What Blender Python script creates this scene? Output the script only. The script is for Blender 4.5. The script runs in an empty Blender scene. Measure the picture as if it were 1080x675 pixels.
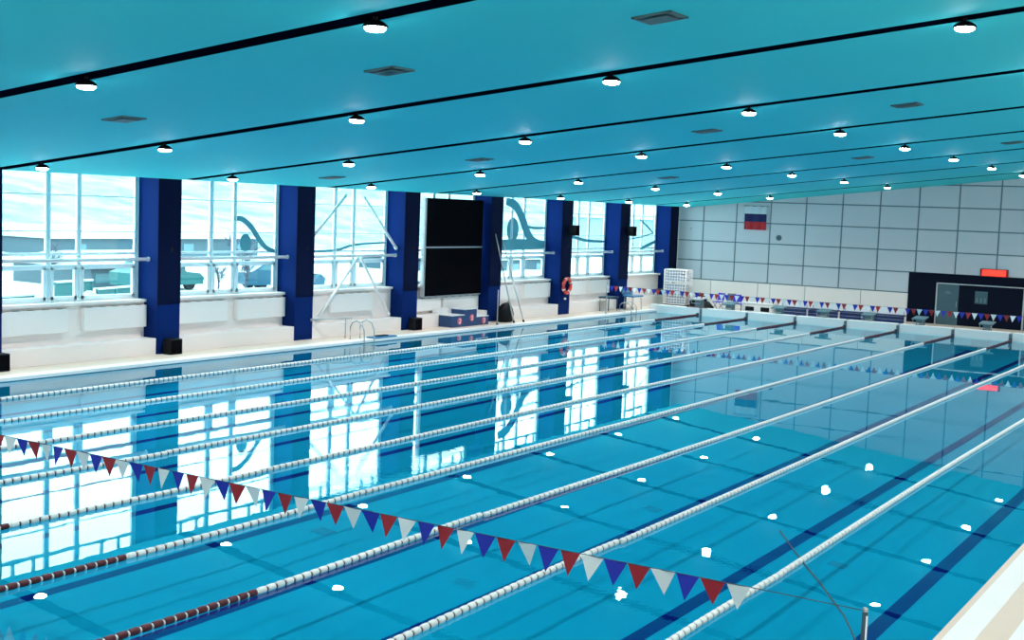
import bpy, bmesh, math, random
from mathutils import Vector, Matrix
random.seed(7)
S = bpy.context.scene
COL = S.collection
PI = math.pi

# ------------------------------------------------------------------ materials
def mat(name, col, rough=0.5, metal=0.0, var=0.0, vscale=3.0, bump=0.0, bscale=40.0, spec=0.5, emit=None, estr=0.0):
    m = bpy.data.materials.new(name); m.use_nodes = True
    nt = m.node_tree; N = nt.nodes; L = nt.links
    b = N['Principled BSDF']
    b.inputs['Base Color'].default_value = (*col, 1)
    b.inputs['Roughness'].default_value = rough
    b.inputs['Metallic'].default_value = metal
    b.inputs['Specular IOR Level'].default_value = spec
    if emit:
        b.inputs['Emission Color'].default_value = (*emit, 1)
        b.inputs['Emission Strength'].default_value = estr
    tc = N.new('ShaderNodeTexCoord')
    if var > 0:
        n = N.new('ShaderNodeTexNoise'); n.inputs['Scale'].default_value = vscale; n.inputs['Detail'].default_value = 4
        L.new(tc.outputs['Object'], n.inputs['Vector'])
        r = N.new('ShaderNodeMix'); r.data_type = 'RGBA'
        r.inputs[6].default_value = (*[c * (1 - var) for c in col], 1)
        r.inputs[7].default_value = (*[min(1, c * (1 + var)) for c in col], 1)
        L.new(n.outputs['Fac'], r.inputs[0]); L.new(r.outputs[2], b.inputs['Base Color'])
    if bump > 0:
        n = N.new('ShaderNodeTexNoise'); n.inputs['Scale'].default_value = bscale
        L.new(tc.outputs['Object'], n.inputs['Vector'])
        bp = N.new('ShaderNodeBump'); bp.inputs['Strength'].default_value = bump; bp.inputs['Distance'].default_value = 0.02
        L.new(n.outputs['Fac'], bp.inputs['Height']); L.new(bp.outputs['Normal'], b.inputs['Normal'])
    return m

M = {}
M['ceil'] = mat('ceiling_paint', (0.045, 0.65, 0.71), 0.75, var=0.04, vscale=0.25, spec=0.2)
M['slot'] = mat('slot_black', (0.001, 0.002, 0.008), 0.9, spec=0.0)
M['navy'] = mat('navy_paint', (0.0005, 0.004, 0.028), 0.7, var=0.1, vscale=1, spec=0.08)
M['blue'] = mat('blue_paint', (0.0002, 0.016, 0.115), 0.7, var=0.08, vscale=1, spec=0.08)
M['plaster'] = mat('cream_plaster', (0.90, 0.80, 0.75), 0.7, var=0.04, vscale=0.8, bump=0.05)
M['cover'] = mat('cover_white', (0.90, 0.84, 0.79), 0.5, var=0.02, vscale=1)
M['white'] = mat('white_paint', (0.90, 0.86, 0.84), 0.4)
M['frame'] = mat('frame_white', (0.85, 0.95, 0.97), 0.4)
M['deck'] = mat('deck_tile', (0.74, 0.58, 0.46), 0.45, var=0.06, vscale=1.5, bump=0.05)
M['coping'] = mat('coping_white', (0.90, 0.85, 0.80), 0.35, var=0.03, vscale=2)
M['panel'] = mat('far_panel', (0.58, 0.61, 0.65), 0.6, var=0.03, vscale=0.6, spec=0.3)
M['joint'] = mat('joint_grey', (0.14, 0.22, 0.26), 0.8)
M['tile'] = mat('pool_tile', (0.001, 0.28, 0.42), 0.7, spec=0.05, var=0.06, vscale=0.4)
M['line'] = mat('lane_marking', (0.0003, 0.006, 0.13), 0.7, spec=0.05)
M['black'] = mat('black_plastic', (0.003, 0.0035, 0.006), 0.6, spec=0.2)
M['led'] = mat('led_black', (0.0015, 0.0015, 0.003), 0.85, spec=0.05)
M['steel'] = mat('steel', (0.45, 0.47, 0.48), 0.3, metal=0.9)
M['alu'] = mat('aluminium', (0.55, 0.55, 0.55), 0.4, metal=0.6)
M['red'] = mat('red_plastic', (0.30, 0.006, 0.012), 0.4)
M['floatred'] = mat('float_red', (0.09, 0.004, 0.010), 0.45)
M['floatwhite'] = mat('float_white', (0.80, 0.80, 0.76), 0.4)
M['cord'] = mat('cord_dark', (0.03, 0.06, 0.08), 0.7)
M['pblue'] = mat('pennant_blue', (0.01, 0.02, 0.40), 0.6)
M['pred'] = mat('pennant_red', (0.38, 0.01, 0.02), 0.6)
M['pwhite'] = mat('pennant_white', (0.80, 0.82, 0.82), 0.6)
M['orange'] = mat('buoy_orange', (0.80, 0.06, 0.03), 0.45)
M['glassdark'] = mat('glass_dark', (0.06, 0.12, 0.15), 0.15)
M['darkwall'] = mat('dark_cladding', (0.003, 0.006, 0.018), 0.7, spec=0.1)
M['grille'] = mat('grille_grey', (0.10, 0.17, 0.18), 0.6)
M['benchblue'] = mat('bench_blue', (0.003, 0.025, 0.12), 0.5)
M['foam'] = mat('foam_grey', (0.30, 0.38, 0.48), 0.7)
M['seatblue'] = mat('seat_blue', (0.01, 0.16, 0.34), 0.4)
M['violet'] = mat('violet_blue', (0.05, 0.03, 0.50), 0.6)
M['blockgrey'] = mat('block_grey', (0.09, 0.18, 0.21), 0.5)
M['flagblue'] = mat('flag_blue', (0.004, 0.01, 0.10), 0.7)
M['flagred'] = mat('flag_red', (0.50, 0.01, 0.02), 0.7)
M['flagwhite'] = mat('flag_white', (0.62, 0.68, 0.74), 0.7)
M['podium'] = mat('podium_blue', (0.01, 0.05, 0.16), 0.5)
M['pink'] = mat('pink_red', (0.75, 0.10, 0.14), 0.5)
M['sticker'] = mat('sticker_teal', (0.10, 0.38, 0.46), 0.6)
M['snow'] = mat('snow', (0.36, 0.42, 0.43), 0.8, var=0.05, vscale=0.4, bump=0.3, bscale=1.5)
M['teal'] = mat('fence_teal', (0.002, 0.085, 0.09), 0.6, var=0.05)
M['extblue'] = mat('shed_blue', (0.03, 0.07, 0.095), 0.7, var=0.15, vscale=0.5)
M['extgrey'] = mat('building_pale', (0.20, 0.30, 0.33), 0.8, var=0.1, vscale=0.3)
M['extwin'] = mat('building_window', (0.07, 0.16, 0.19), 0.3)
M['twig'] = mat('twig_grey', (0.05, 0.06, 0.09), 0.9)
M['carblue'] = mat('car_blue', (0.02, 0.08, 0.13), 0.3)
M['lens'] = mat('lamp_lens', (1, 1, 1), 0.5, emit=(1.0, 0.97, 0.98), estr=45.0)
M['redled'] = mat('red_led', (0.6, 0.02, 0.01), 0.5, emit=(1.0, 0.03, 0.015), estr=1.0)

# hillside of snowy woods: mottled snow and twig colour
def hill_mat():
    m = mat('snowy_woods', (0.8, 0.9, 0.92), 0.9)
    nt = m.node_tree; N = nt.nodes; L = nt.links; b = N['Principled BSDF']
    tc = N.new('ShaderNodeTexCoord')
    n = N.new('ShaderNodeTexNoise'); n.inputs['Scale'].default_value = 0.16; n.inputs['Detail'].default_value = 9; n.inputs['Roughness'].default_value = 0.7
    L.new(tc.outputs['Object'], n.inputs['Vector'])
    cr = N.new('ShaderNodeValToRGB')
    cr.color_ramp.elements[0].position = 0.38; cr.color_ramp.elements[0].color = (0.060, 0.115, 0.125, 1)
    cr.color_ramp.elements[1].position = 0.62; cr.color_ramp.elements[1].color = (0.22, 0.28, 0.29, 1)
    L.new(n.outputs['Fac'], cr.inputs[0]); L.new(cr.outputs[0], b.inputs['Base Color'])
    return m
M['hill'] = hill_mat()

# clear glass: mostly transparent with a faint reflection
def glass_mat():
    m = bpy.data.materials.new('window_glass'); m.use_nodes = True
    nt = m.node_tree; N = nt.nodes; L = nt.links; N.clear()
    o = N.new('ShaderNodeOutputMaterial'); t = N.new('ShaderNodeBsdfTransparent'); g = N.new('ShaderNodeBsdfGlossy')
    t.inputs[0].default_value = (0.82, 0.98, 1.0, 1); g.inputs['Roughness'].default_value = 0.02
    mx = N.new('ShaderNodeMixShader'); mx.inputs[0].default_value = 0.05
    L.new(t.outputs[0], mx.inputs[1]); L.new(g.outputs[0], mx.inputs[2]); L.new(mx.outputs[0], o.inputs[0])
    return m
M['glass'] = glass_mat()

# pool water: Fresnel mirror over a cyan-tinted clear body
def water_mat():
    m = bpy.data.materials.new('pool_water'); m.use_nodes = True
    nt = m.node_tree; N = nt.nodes; L = nt.links; N.clear()
    def math_(op, a=None, b=None):
        n = N.new('ShaderNodeMath'); n.operation = op
        for i, v in enumerate((a, b)):
            if v is None: continue
            if isinstance(v, (int, float)): n.inputs[i].default_value = v
            else: L.new(v, n.inputs[i])
        return n.outputs[0]
    o = N.new('ShaderNodeOutputMaterial'); t = N.new('ShaderNodeBsdfTransparent'); g = N.new('ShaderNodeBsdfGlossy')
    t.inputs[0].default_value = (0.5, 0.93, 0.98, 1)
    g.inputs['Roughness'].default_value = 0.0
    g.inputs[0].default_value = (0.84, 1, 1, 1)
    tc = N.new('ShaderNodeTexCoord')
    n1 = N.new('ShaderNodeTexNoise'); n1.inputs['Scale'].default_value = 1.1; n1.inputs['Detail'].default_value = 2
    n2 = N.new('ShaderNodeTexNoise'); n2.inputs['Scale'].default_value = 9; n2.inputs['Detail'].default_value = 2
    n3 = N.new('ShaderNodeTexNoise'); n3.inputs['Scale'].default_value = 0.16; n3.inputs['Detail'].default_value = 1
    for n in (n1, n2, n3): L.new(tc.outputs['Object'], n.inputs['Vector'])
    mask = N.new('ShaderNodeMapRange'); mask.inputs[1].default_value = 0.5; mask.inputs[2].default_value = 0.72
    L.new(n3.outputs['Fac'], mask.inputs[0])
    h = math_('ADD', math_('MULTIPLY', n1.outputs['Fac'], 0.016), math_('MULTIPLY', math_('MULTIPLY', n2.outputs['Fac'], mask.outputs[0]), 0.02))
    bp = N.new('ShaderNodeBump'); bp.inputs['Strength'].default_value = 1.0; bp.inputs['Distance'].default_value = WAVE
    L.new(h, bp.inputs['Height'])
    L.new(bp.outputs['Normal'], g.inputs['Normal'])
    geo = N.new('ShaderNodeNewGeometry')
    d = N.new('ShaderNodeVectorMath'); d.operation = 'DOT_PRODUCT'
    L.new(geo.outputs['Incoming'], d.inputs[0]); L.new(bp.outputs['Normal'], d.inputs[1])
    c = math_('ABSOLUTE', d.outputs['Value'])
    f = math_('POWER', math_('SUBTRACT', 1.0, c), 5.0)
    f = math_('ADD', math_('MULTIPLY', f, 0.98), 0.02)
    mx = N.new('ShaderNodeMixShader'); L.new(f, mx.inputs[0])
    L.new(t.outputs[0], mx.inputs[1]); L.new(g.outputs[0], mx.inputs[2]); L.new(mx.outputs[0], o.inputs[0])
    return m
WAVE = 0.05
M['water'] = water_mat()

# ------------------------------------------------------------------ mesh helpers
class MB:
    def __init__(s): s.bm = bmesh.new(); s.mi = 0
    def _f(s, vs):
        f = s.bm.faces.new(vs); f.material_index = s.mi; return f
    def box(s, a, b, bev=0.0):
        x0, y0, z0 = [min(p, q) for p, q in zip(a, b)]; x1, y1, z1 = [max(p, q) for p, q in zip(a, b)]
        v = [s.bm.verts.new(p) for p in ((x0,y0,z0),(x1,y0,z0),(x1,y1,z0),(x0,y1,z0),(x0,y0,z1),(x1,y0,z1),(x1,y1,z1),(x0,y1,z1))]
        fs = [s._f([v[i] for i in q]) for q in ((0,3,2,1),(4,5,6,7),(0,1,5,4),(1,2,6,5),(2,3,7,6),(3,0,4,7))]
        if bev > 0:
            es = {e for f in fs for e in f.edges}
            r = bmesh.ops.bevel(s.bm, geom=list(es), offset=bev, segments=2, affect='EDGES', profile=0.6)
            for f in r['faces']: f.material_index = s.mi
        return s
    def poly(s, pts, n):          # extrude a closed outline by vector n
        n = Vector(n); a = [s.bm.verts.new(p) for p in pts]; b = [s.bm.verts.new(Vector(p) + n) for p in pts]
        s._f(a); s._f(list(reversed(b))); k = len(pts)
        for i in range(k): s._f([a[i], b[i], b[(i+1) % k], a[(i+1) % k]])
        return s
    def tube(s, pts, r, seg=10, closed=False):
        pts = [Vector(p) for p in pts]; k = len(pts); rings = []
        rr = r if isinstance(r, (list, tuple)) else [r] * k
        for i, p in enumerate(pts):
            if closed: d = pts[(i+1) % k] - pts[i-1]
            else: d = pts[min(i+1, k-1)] - pts[max(i-1, 0)]
            d.normalize(); u = d.cross(Vector((0, 0, 1)))
            if u.length < 1e-3: u = d.cross(Vector((1, 0, 0)))
            u.normalize(); w = d.cross(u)
            rings.append([s.bm.verts.new(p + rr[i] * (math.cos(2*PI*j/seg) * u + math.sin(2*PI*j/seg) * w)) for j in range(seg)])
        for i in range(k if closed else k - 1):
            A, B = rings[i], rings[(i+1) % k]
            for j in range(seg): s._f([A[j], A[(j+1) % seg], B[(j+1) % seg], B[j]]).smooth = True
        if not closed: s._f(list(reversed(rings[0]))); s._f(rings[-1])
        return s
    def lathe(s, c, prof, axis='z', seg=20):   # profile of (radius, height)
        c = Vector(c); rings = []
        for r, h in prof:
            ring = []
            for j in range(seg):
                a = 2*PI*j/seg; x, y = r*math.cos(a), r*math.sin(a)
                p = {'z': (x, y, h), 'y': (x, h, y), 'x': (h, x, y)}[axis]
                ring.append(s.bm.verts.new(c + Vector(p)))
            rings.append(ring)
        for A, B in zip(rings, rings[1:]):
            for j in range(seg): s._f([A[j], A[(j+1) % seg], B[(j+1) % seg], B[j]]).smooth = True
        s._f(list(reversed(rings[0]))); s._f(rings[-1]); return s
    def obj(s, name, m, parent=None, loc=None):
        bmesh.ops.recalc_face_normals(s.bm, faces=s.bm.faces)
        me = bpy.data.meshes.new(name); s.bm.to_mesh(me); s.bm.free()
        for x in (m if isinstance(m, (list, tuple)) else [m]): me.materials.append(M[x])
        o = bpy.data.objects.new(name, me); COL.objects.link(o)
        if parent: o.parent = parent
        if loc: o.location = loc
        return o

def tag(o, label=None, cat=None, group=None, kind=None):
    if label: o['label'] = label
    if cat: o['category'] = cat
    if group: o['group'] = group
    if kind: o['kind'] = kind
    return o
def thing(name, label, cat, loc=(0, 0, 0), rz=0, group=None):
    o = bpy.data.objects.new(name, None); COL.objects.link(o); o.empty_display_size = 0.1
    o.location = loc; o.rotation_euler = (0, 0, rz)
    return tag(o, label, cat, group)
def struct(o): o['kind'] = 'structure'; return o
def copy_tree(o, parent=None):
    c = o.copy(); COL.objects.link(c)
    if parent: c.parent = parent
    for ch in list(o.children): copy_tree(ch, c)
    return c

# ------------------------------------------------------------------ dimensions
CZ0, CS = 5.62, 0.11                    # ceiling height = CZ0 + CS * x
cz = lambda x: CZ0 + CS * x
SLOT_Y = [-1.6, 4.9, 11.75, 18.4, 24.95, 31.4, 37.8, 44.2, 50.7]
COLS = [(11.5, 12.43), (17.88, 18.8), (24.13, 25.05), (30.3, 31.26), (36.4, 37.33), (42.5, 43.5), (48.45, 49.5), (54.4, 55.4)]
FY = 55.5
XR = 31.0
YN = -13.0

# ------------------------------------------------------------------ pool
def depth(y): return -(0.68 - 0.006 * y)
b = MB()
def strip(x0, x1, y0, y1, mi):
    b.mi = mi
    v = [b.bm.verts.new(p) for p in ((x0, y0, depth(y0)), (x1, y0, depth(y0)), (x1, y1, depth(y1)), (x0, y1, depth(y1)))]
    b._f(v)
xs = [0.0]
for k in range(10):
    c = 1.25 + 2.5 * k
    strip(xs[-1], c - 0.125, -2.2, 50, 0)
    strip(c - 0.125, c + 0.125, -2.2, -0.2, 0); strip(c - 0.125, c + 0.125, -0.2, 48, 1); strip(c - 0.125, c + 0.125, 48, 50, 0)
    xs.append(c + 0.125)
strip(xs[-1], 25, -2.2, 50, 0)
b.mi = 1
for k in range(10):
    c = 1.25 + 2.5 * k
    b.box((c - 0.5, 47.75, depth(48) + 0.002), (c + 0.5, 48.0, depth(48) + 0.006))
    b.box((c - 0.42, 49.97, -0.34), (c + 0.42, 49.995, -0.06))
b.mi = 0
b.box((-0.3, -2.5, -1), (0, 50.3, 0.02)); b.box((25, -2.5, -1), (25.3, 50.3, 0.02))
b.box((0, 50, -1), (25, 50.3, -0.02)); b.box((0, -2.5, -1), (25, -2.2, 0.02))
b.mi = 2
b.box((24.985, -2.2, -0.06), (25.001, 50, 0.05))  # dark strip painting in the shadow line along the right pool edge
b.obj('pool_basin', ['tile', 'line', 'cord'])['kind'] = 'structure'
bm = MB(); v = [bm.bm.verts.new(p) for p in ((0, -2.2, 0), (25, -2.2, 0), (25, 50, 0), (0, 50, 0))]; bm._f(v)
w = bm.obj('pool_water', 'water'); tag(w, 'clear turquoise water filling the whole swimming pool', 'water', kind='stuff')

# decks
b = MB()
b.box((-1.7, YN, -0.3), (-0.42, FY, 0.10)); b.box((-0.42, 50.35, -0.3), (XR, FY, 0.10))
b.box((25.42, YN, -0.3), (XR, 50.35, 0.10)); b.box((-0.42, YN, -0.3), (25.42, -2.6, 0.10))
struct(b.obj('floor', 'deck'))
b = MB()
b.box((-0.42, -2.6, 0.0), (0.0, 50.0, 0.115), 0.01)
struct(b.obj('trim_1', 'coping'))
b = MB(); b.box((25.09, -2.6, 0.0), (25.42, 50.0, 0.105), 0.01); struct(b.obj('trim_2', 'coping'))
b = MB(); b.box((25.0, -2.6, 0.0), (25.09, 50.0, 0.09)); struct(b.obj('trim_3', 'deck'))
b = MB(); b.box((25.75, -2.6, 0.10), (26.6, 50.0, 0.112)); struct(b.obj('trim_4', 'coping'))
# raised far end wall of the pool
b = MB()
xj = [0.0] + [2.5 * k for k in range(1, 10)] + [25.0]
for i in range(10):
    b.box((xj[i] + (0.08 if i else -0.42), 49.98, -0.05), (xj[i+1] - (0.08 if i < 9 else -0.42), 50.45, 0.37), 0.015)
struct(b.obj('trim_5', 'coping'))
b = MB(); b.box((-0.42, 50.06, -0.05), (25.42, 50.42, 0.30)); struct(b.obj('trim_6', 'joint'))
b = MB(); b.box((-0.42, -2.6, 0.0), (25.42, -2.2, 0.35), 0.01); struct(b.obj('trim_7', 'coping'))

# ------------------------------------------------------------------ ceiling
b = MB()
hw = 0.235
edges = [YN - 0.1] + [y for sy in SLOT_Y for y in (sy - hw, sy + hw)] + [FY + 0.2]
for i in range(0, len(edges), 2):
    y0, y1 = edges[i], edges[i+1]
    b.poly([(-0.8, y0, cz(-0.8)), (XR, y0, cz(XR)), (XR, y0, cz(XR) + 0.25), (-0.8, y0, cz(-0.8) + 0.25)], (0, y1 - y0, 0))
# solid closure of the slots beside the columns
b.box((-2.75, YN - 0.1, 6.28), (-0.7, FY + 0.2, 6.45))
b.box((-0.8, YN - 0.1, cz(-0.8) + 0.2), (-0.7, FY + 0.2, 6.3))
struct(b.obj('ceiling', 'ceil'))
for i, sy in enumerate(SLOT_Y):
    b = MB()
    b.poly([(-0.8, sy - hw, cz(-0.8) + 0.004), (XR, sy - hw, cz(XR) + 0.004), (XR, sy - hw, cz(XR) + 0.2), (-0.8, sy - hw, cz(-0.8) + 0.2)], (0, 2 * hw, 0))
    struct(b.obj('trim_%d' % (8 + i), 'slot'))

# ------------------------------------------------------------------ left wall
def bay_list():
    return [(5.3, 11.5)] + [(COLS[i][1], COLS[i+1][0]) for i in range(7)]
bays = bay_list()
b = MB()
for y0, y1 in bays[:]:
    b.box((-2.6, y0, 0.0), (-2.12, y1, 1.70))                      # wall behind the covers
    b.box((-2.6, y0, 1.70), (-2.0, y1, 1.79), 0.01)                # sill slab
    b.box((-2.13, y0, 0.0), (-1.55, y1, 0.60), 0.012)              # bench-like lower step
b.box((-2.6, YN, 0), (-1.55, 5.3, 6.27))
b.box((-2.6, 55.4, 0), (-1.5, FY, 6.27))
struct(b.obj('wall_left', 'plaster'))

# columns
col_label = ['blue column at the left edge of the picture, black box at its foot',
 'blue column left of the ball-and-wave window, black box at its foot',
 'blue column between the ball-and-wave window and the braced window',
 'blue column just left of the black scoreboard, black box at its foot',
 'blue column between the black scoreboard and the leaning poles',
 'blue column that carries the orange lifebuoy',
 'blue column behind the raised blue chair, speaker near its top',
 'blue column in the far corner beside the white mesh rack']
for (y0, y1), lb in zip(COLS, col_label):
    t = thing('column', lb, 'column', (-1.98, (y0 + y1) / 2, 0.09), 0, 'blue columns between the windows')
    w_ = (y1 - y0) / 2
    bb = MB(); bb.box((-0.6, -w_, 0), (0.46, w_, 6.19)); bb.obj('shaft', 'blue', t)
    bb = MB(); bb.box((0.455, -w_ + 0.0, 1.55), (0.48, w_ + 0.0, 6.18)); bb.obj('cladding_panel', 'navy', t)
    bb = MB(); bb.box((0.48, 0.03, 3.2), (0.50, 0.12, 3.32), 0.004); bb.obj('socket_plate', 'black', t)

# windows
WX = -2.42
for i, (y0, y1) in enumerate(bays):
    b = MB()
    sill, top = 1.79, 6.26
    ys = [y0, y0 + 0.06], [y0 + 2.05, y0 + 2.22], [y0 + 3.13, y0 + 3.29], [y1 - 0.16, y1]
    for a, c in ys:
        if c - a > 0.1:
            b.box((WX - 0.05, a, sill), (WX + 0.03, a + 0.055, top)); b.box((WX - 0.05, c - 0.055, sill), (WX + 0.03, c, top))
            b.box((WX - 0.05, a + 0.05, sill), (WX - 0.01, c - 0.05, top))
        else: b.box((WX - 0.05, a, sill), (WX + 0.03, c, top))
    for z, h in ((4.93, .016), (3.87, .016), (3.2, .04), (2.84, .04), (1.83, .05), (5.72, .045), (6.22, .04)):
        b.box((WX - 0.05, y0, z - h), (WX + 0.02, y1, z + h))
    for q in (0.95, 1.65, 4.1, 4.75):
        if y0 + q < y1 - 0.2: b.box((WX - 0.05, y0 + q, 5.72), (WX + 0.02, y0 + q + 0.1, 6.22))
    # opening sashes in the bottom row
    for a, c in ((y0 + 0.06, y0 + 2.05), (y0 + 2.22, y0 + 3.13), (y0 + 3.29, y1 - 0.16)):
        for u in ((a, 1.86, a + 0.09, 2.80), (c - 0.09, 1.86, c, 2.80), (a, 1.86, c, 1.95), (a, 2.74, c, 2.80)):
            b.box((WX - 0.03, u[0], u[1]), (WX + 0.045, u[2], u[3]))
    f = struct(b.obj('window_%d' % (i + 1), 'frame'))
    g = MB(); g.box((WX - 0.012, y0, sill), (WX - 0.004, y1, top)); g.obj('pane', 'glass', f)

# horizontal white tie pipes in front of the windows
pipe_lab = ['white tie pipe across the leftmost fully visible window', 'white tie pipe across the ball-and-wave window',
            'white tie pipe crossing the tops of the lower braces', None, 'white tie pipe across the window behind the leaning poles',
            'white tie pipe across the window right of the lifebuoy column', 'white tie pipe across the last window by the far corner']
for i, lb in enumerate(pipe_lab):
    if lb is None: continue
    y0, y1 = bays[i + 1]
    t = thing('tie_pipe', lb, 'pipe', (-1.92, (y0 + y1) / 2, 3.04), 0, 'tie pipes across the windows')
    L_ = (y1 - y0) / 2
    MB().tube([(0, -L_, 0), (0, L_, 0)], 0.055, 12).obj('tube', 'white', t)
    for s in (-1, 1): MB().lathe((0, s * (L_ - 0.02), 0), [(0.07, -0.02), (0.07, 0.02)], 'y').obj('end_plate', 'white', t)

# diagonal braces of the third window
def brace(lb, p, q, r=0.055):
    p, q = Vector(p), Vector(q)
    t = thing('diagonal_brace', lb, 'brace', tuple(q), 0, 'white steel braces in the third window')
    MB().tube([p - q, (0, 0, 0)], r, 12).obj('tube', 'alu' if False else 'white', t)
    d = (p - q).normalized()
    MB().tube([(0, 0, 0), d * 0.12], r * 1.3, 8).obj('foot_plate', 'white', t)
brace('upper left white diagonal brace in the braced window', (-1.95, 27.25, 5.31), (-1.95, 25.1, 3.45))
brace('upper right white diagonal brace, lower end overlapping the blue column', (-1.95, 28.25, 5.31), (-1.85, 30.25, 3.3))
brace('lower left white diagonal brace running down over the radiator cover', (-1.76, 27.8, 2.98), (-1.75, 25.5, 0.72))
brace('lower right white diagonal brace running down to the wall step', (-1.76, 27.95, 2.98), (-1.75, 29.75, 0.72))

# radiator covers
def cover(lb, y0, y1, z0=0.93, z1=1.62):
    t = thing('radiator_cover', lb, 'radiator cover', (-2.12, (y0 + y1) / 2, z0), 0, 'white radiator covers under the windows')
    h = (y1 - y0) / 2
    MB().box((0, -h, 0), (0.16, h, z1 - z0), 0.02).obj('cover_panel', 'cover', t)
    m = MB()
    for k in range(5):
        yy = -h + 0.25 + k * (2 * h - 0.5) / 4
        m.box((0.02, yy - 0.1, z1 - z0 - 0.002), (0.14, yy + 0.1, z1 - z0 + 0.004))
    m.obj('vent_slots', 'grille', t)
cover('left radiator cover under the leftmost fully visible window', 12.5, 14.95)
cover('right radiator cover under the leftmost fully visible window', 15.5, 17.86)
cover('left radiator cover under the ball-and-wave window', 18.85, 21.3)
cover('right radiator cover under the ball-and-wave window', 21.75, 24.1)
cover('single radiator cover between the feet of the diagonal braces', 26.55, 29.0)
cover('radiator cover below the left half of the black scoreboard', 31.3, 33.5, 0.72, 1.24)
cover('radiator cover below the right half of the black scoreboard', 33.7, 36.3, 0.72, 1.24)
cover('radiator cover right behind the two leaning poles', 37.35, 39.5)
cover('radiator cover between the leaning poles and the lifebuoy column', 40.05, 42.4)
cover('radiator cover just right of the lifebuoy', 43.55, 45.9)
cover('radiator cover left of the raised blue chair', 46.25, 48.4)

# ------------------------------------------------------------------ right and near walls (outside the view)
b = MB(); b.box((XR, YN, 0), (XR + 0.2, FY + 0.2, 9.3)); struct(b.obj('wall_right', 'plaster'))
b = MB(); b.box((-2.6, YN - 0.2, 0), (XR, YN, 9.3)); struct(b.obj('wall_near', 'plaster'))
b = MB(); b.box((-2.6, YN - 0.2, 5.35), (-2.45, 5.3, 6.0)); 

# ------------------------------------------------------------------ far wall
DX = 11.42
b = MB(); b.box((-2.6, FY + 0.03, 0), (XR, FY + 0.25, 9.3)); struct(b.obj('wall_far', 'joint'))
b = MB()
vx = [-1.95, -0.02] + [1.92 + 1.955 * k for k in range(0, 16)]
vz = [1.57, 2.62, 3.70, 4.80, 5.93, 7.05, 8.2, 9.3]
for i in range(len(vx) - 1):
    for j in range(len(vz) - 1):
        x0, x1, z0, z1 = vx[i] + .035, vx[i+1] - .035, vz[j] + .03, vz[j+1] - .03
        if z0 < 2.6 and x1 > DX:
            if x0 < DX < x1: x1 = DX - 0.02
            else: continue
        if x0 > XR: continue
        b.box((x0, FY - 0.01, z0), (min(x1, XR), FY + 0.04, z1), 0.006)
struct(b.obj('trim_20', 'panel'))
b = MB()
lx = [-1.5, 0.6, 3.35, 4.05, 6.0, 9.0, DX]
for i in range(len(lx) - 1): b.box((lx[i] + .015, FY - 0.01, 0.08), (lx[i+1] - .015, FY + 0.04, 1.54), 0.005)
struct(b.obj('trim_21', 'plaster'))
b = MB(); b.box((DX, FY - 0.03, 0.08), (XR, FY + 0.05, 2.63)); struct(b.obj('trim_22', 'darkwall'))
# glazed doorway in the dark cladding
b = MB()
b.box((12.82, FY - 0.10, 0.10), (12.88, FY - 0.03, 2.18)); b.box((12.82, FY - 0.10, 2.13), (18.2, FY - 0.03, 2.18)); b.box((16.95, FY - 0.10, 0.10), (17.02, FY - 0.03, 2.15)); b.box((18.14, FY - 0.1, 0.1), (18.2, FY - 0.03, 2.15))
d = struct(b.obj('door_1', 'alu'))
bb = MB(); bb.box((12.88, FY - 0.07, 0.10), (13.92, FY - 0.05, 2.13)); bb.obj('door_leaf', 'glassdark', d)
bb = MB(); bb.box((13.92, FY - 0.06, 0.10), (16.95, FY - 0.045, 2.13)); bb.obj('door_leaf', 'darkwall', d)
bb = MB(); bb.box((17.02, FY - 0.06, 0.10), (18.14, FY - 0.045, 2.13)); bb.obj('door_leaf', 'glassdark', d)
bb = MB(); bb.tube([(13.84, FY - 0.1, 1.0), (13.84, FY - 0.1, 1.3)], 0.015, 8); bb.obj('door_handle', 'steel', d)
# round clock, door mark, notice board with three pale shapes
t = thing('wall_clock', 'small dark round clock on the far wall right of the flag', 'clock', (4.4, FY - 0.02, 4.05))
MB().lathe((0, 0, 0), [(0.15, 0), (0.15, -0.05), (0.13, -0.06)], 'y').obj('clock_case', 'grille', t)
MB().lathe((0, -0.062, 0), [(0.10, 0), (0.10, -0.004)], 'y').obj('clock_face', 'glassdark', t)
t = thing('wall_camera', 'tiny white camera on the far wall near the corner column', 'camera', (-0.75, FY - 0.02, 4.35))
MB().box((-0.03, -0.05, -0.03), (0.03, 0, 0.03)).obj('bracket', 'grille', t)
MB().tube([(0, -0.05, 0), (0.08, -0.16, -0.06)], 0.035, 10).obj('camera_body', 'alu', t)
m = MB()
m.box((13.25, FY - 0.082, 1.66), (13.55, FY - 0.075, 1.70)); m.box((13.30, FY - 0.082, 1.74), (13.48, FY - 0.075, 1.78))
tag(m.obj('door_sign', 'blockgrey'), 'small pale sign stuck on the glass door leaf', 'sign')
t = thing('notice_board', 'dark board with three pale figures inside the dark doorway', 'notice board', (15.0, FY - 0.07, 1.25))
MB().box((-0.30, -0.02, 0), (0.30, 0, 0.62), 0.005).obj('board', 'glassdark', t)
for k in range(3):
    x = -0.19 + k * 0.19
    m = MB(); m.lathe((x, -0.03, 0.26), [(0.035, 0), (0.035, -0.01)], 'y', 12); m.box((x - 0.035, -0.04, 0.06), (x + 0.035, -0.03, 0.22), 0.003)
    m.obj('printed_figure', 'blockgrey', t)
# red display
t = thing('electronic_display', 'glowing red electronic display above the dark doorway', 'display', (15.53, FY - 0.04, 2.64))
MB().box((-0.66, -0.10, -0.02), (0.66, 0, 0.36), 0.02).obj('display_case', 'red', t)
MB().box((-0.55, -0.112, 0.03), (0.55, -0.10, 0.31)).obj('display_screen', 'redled', t)
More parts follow.
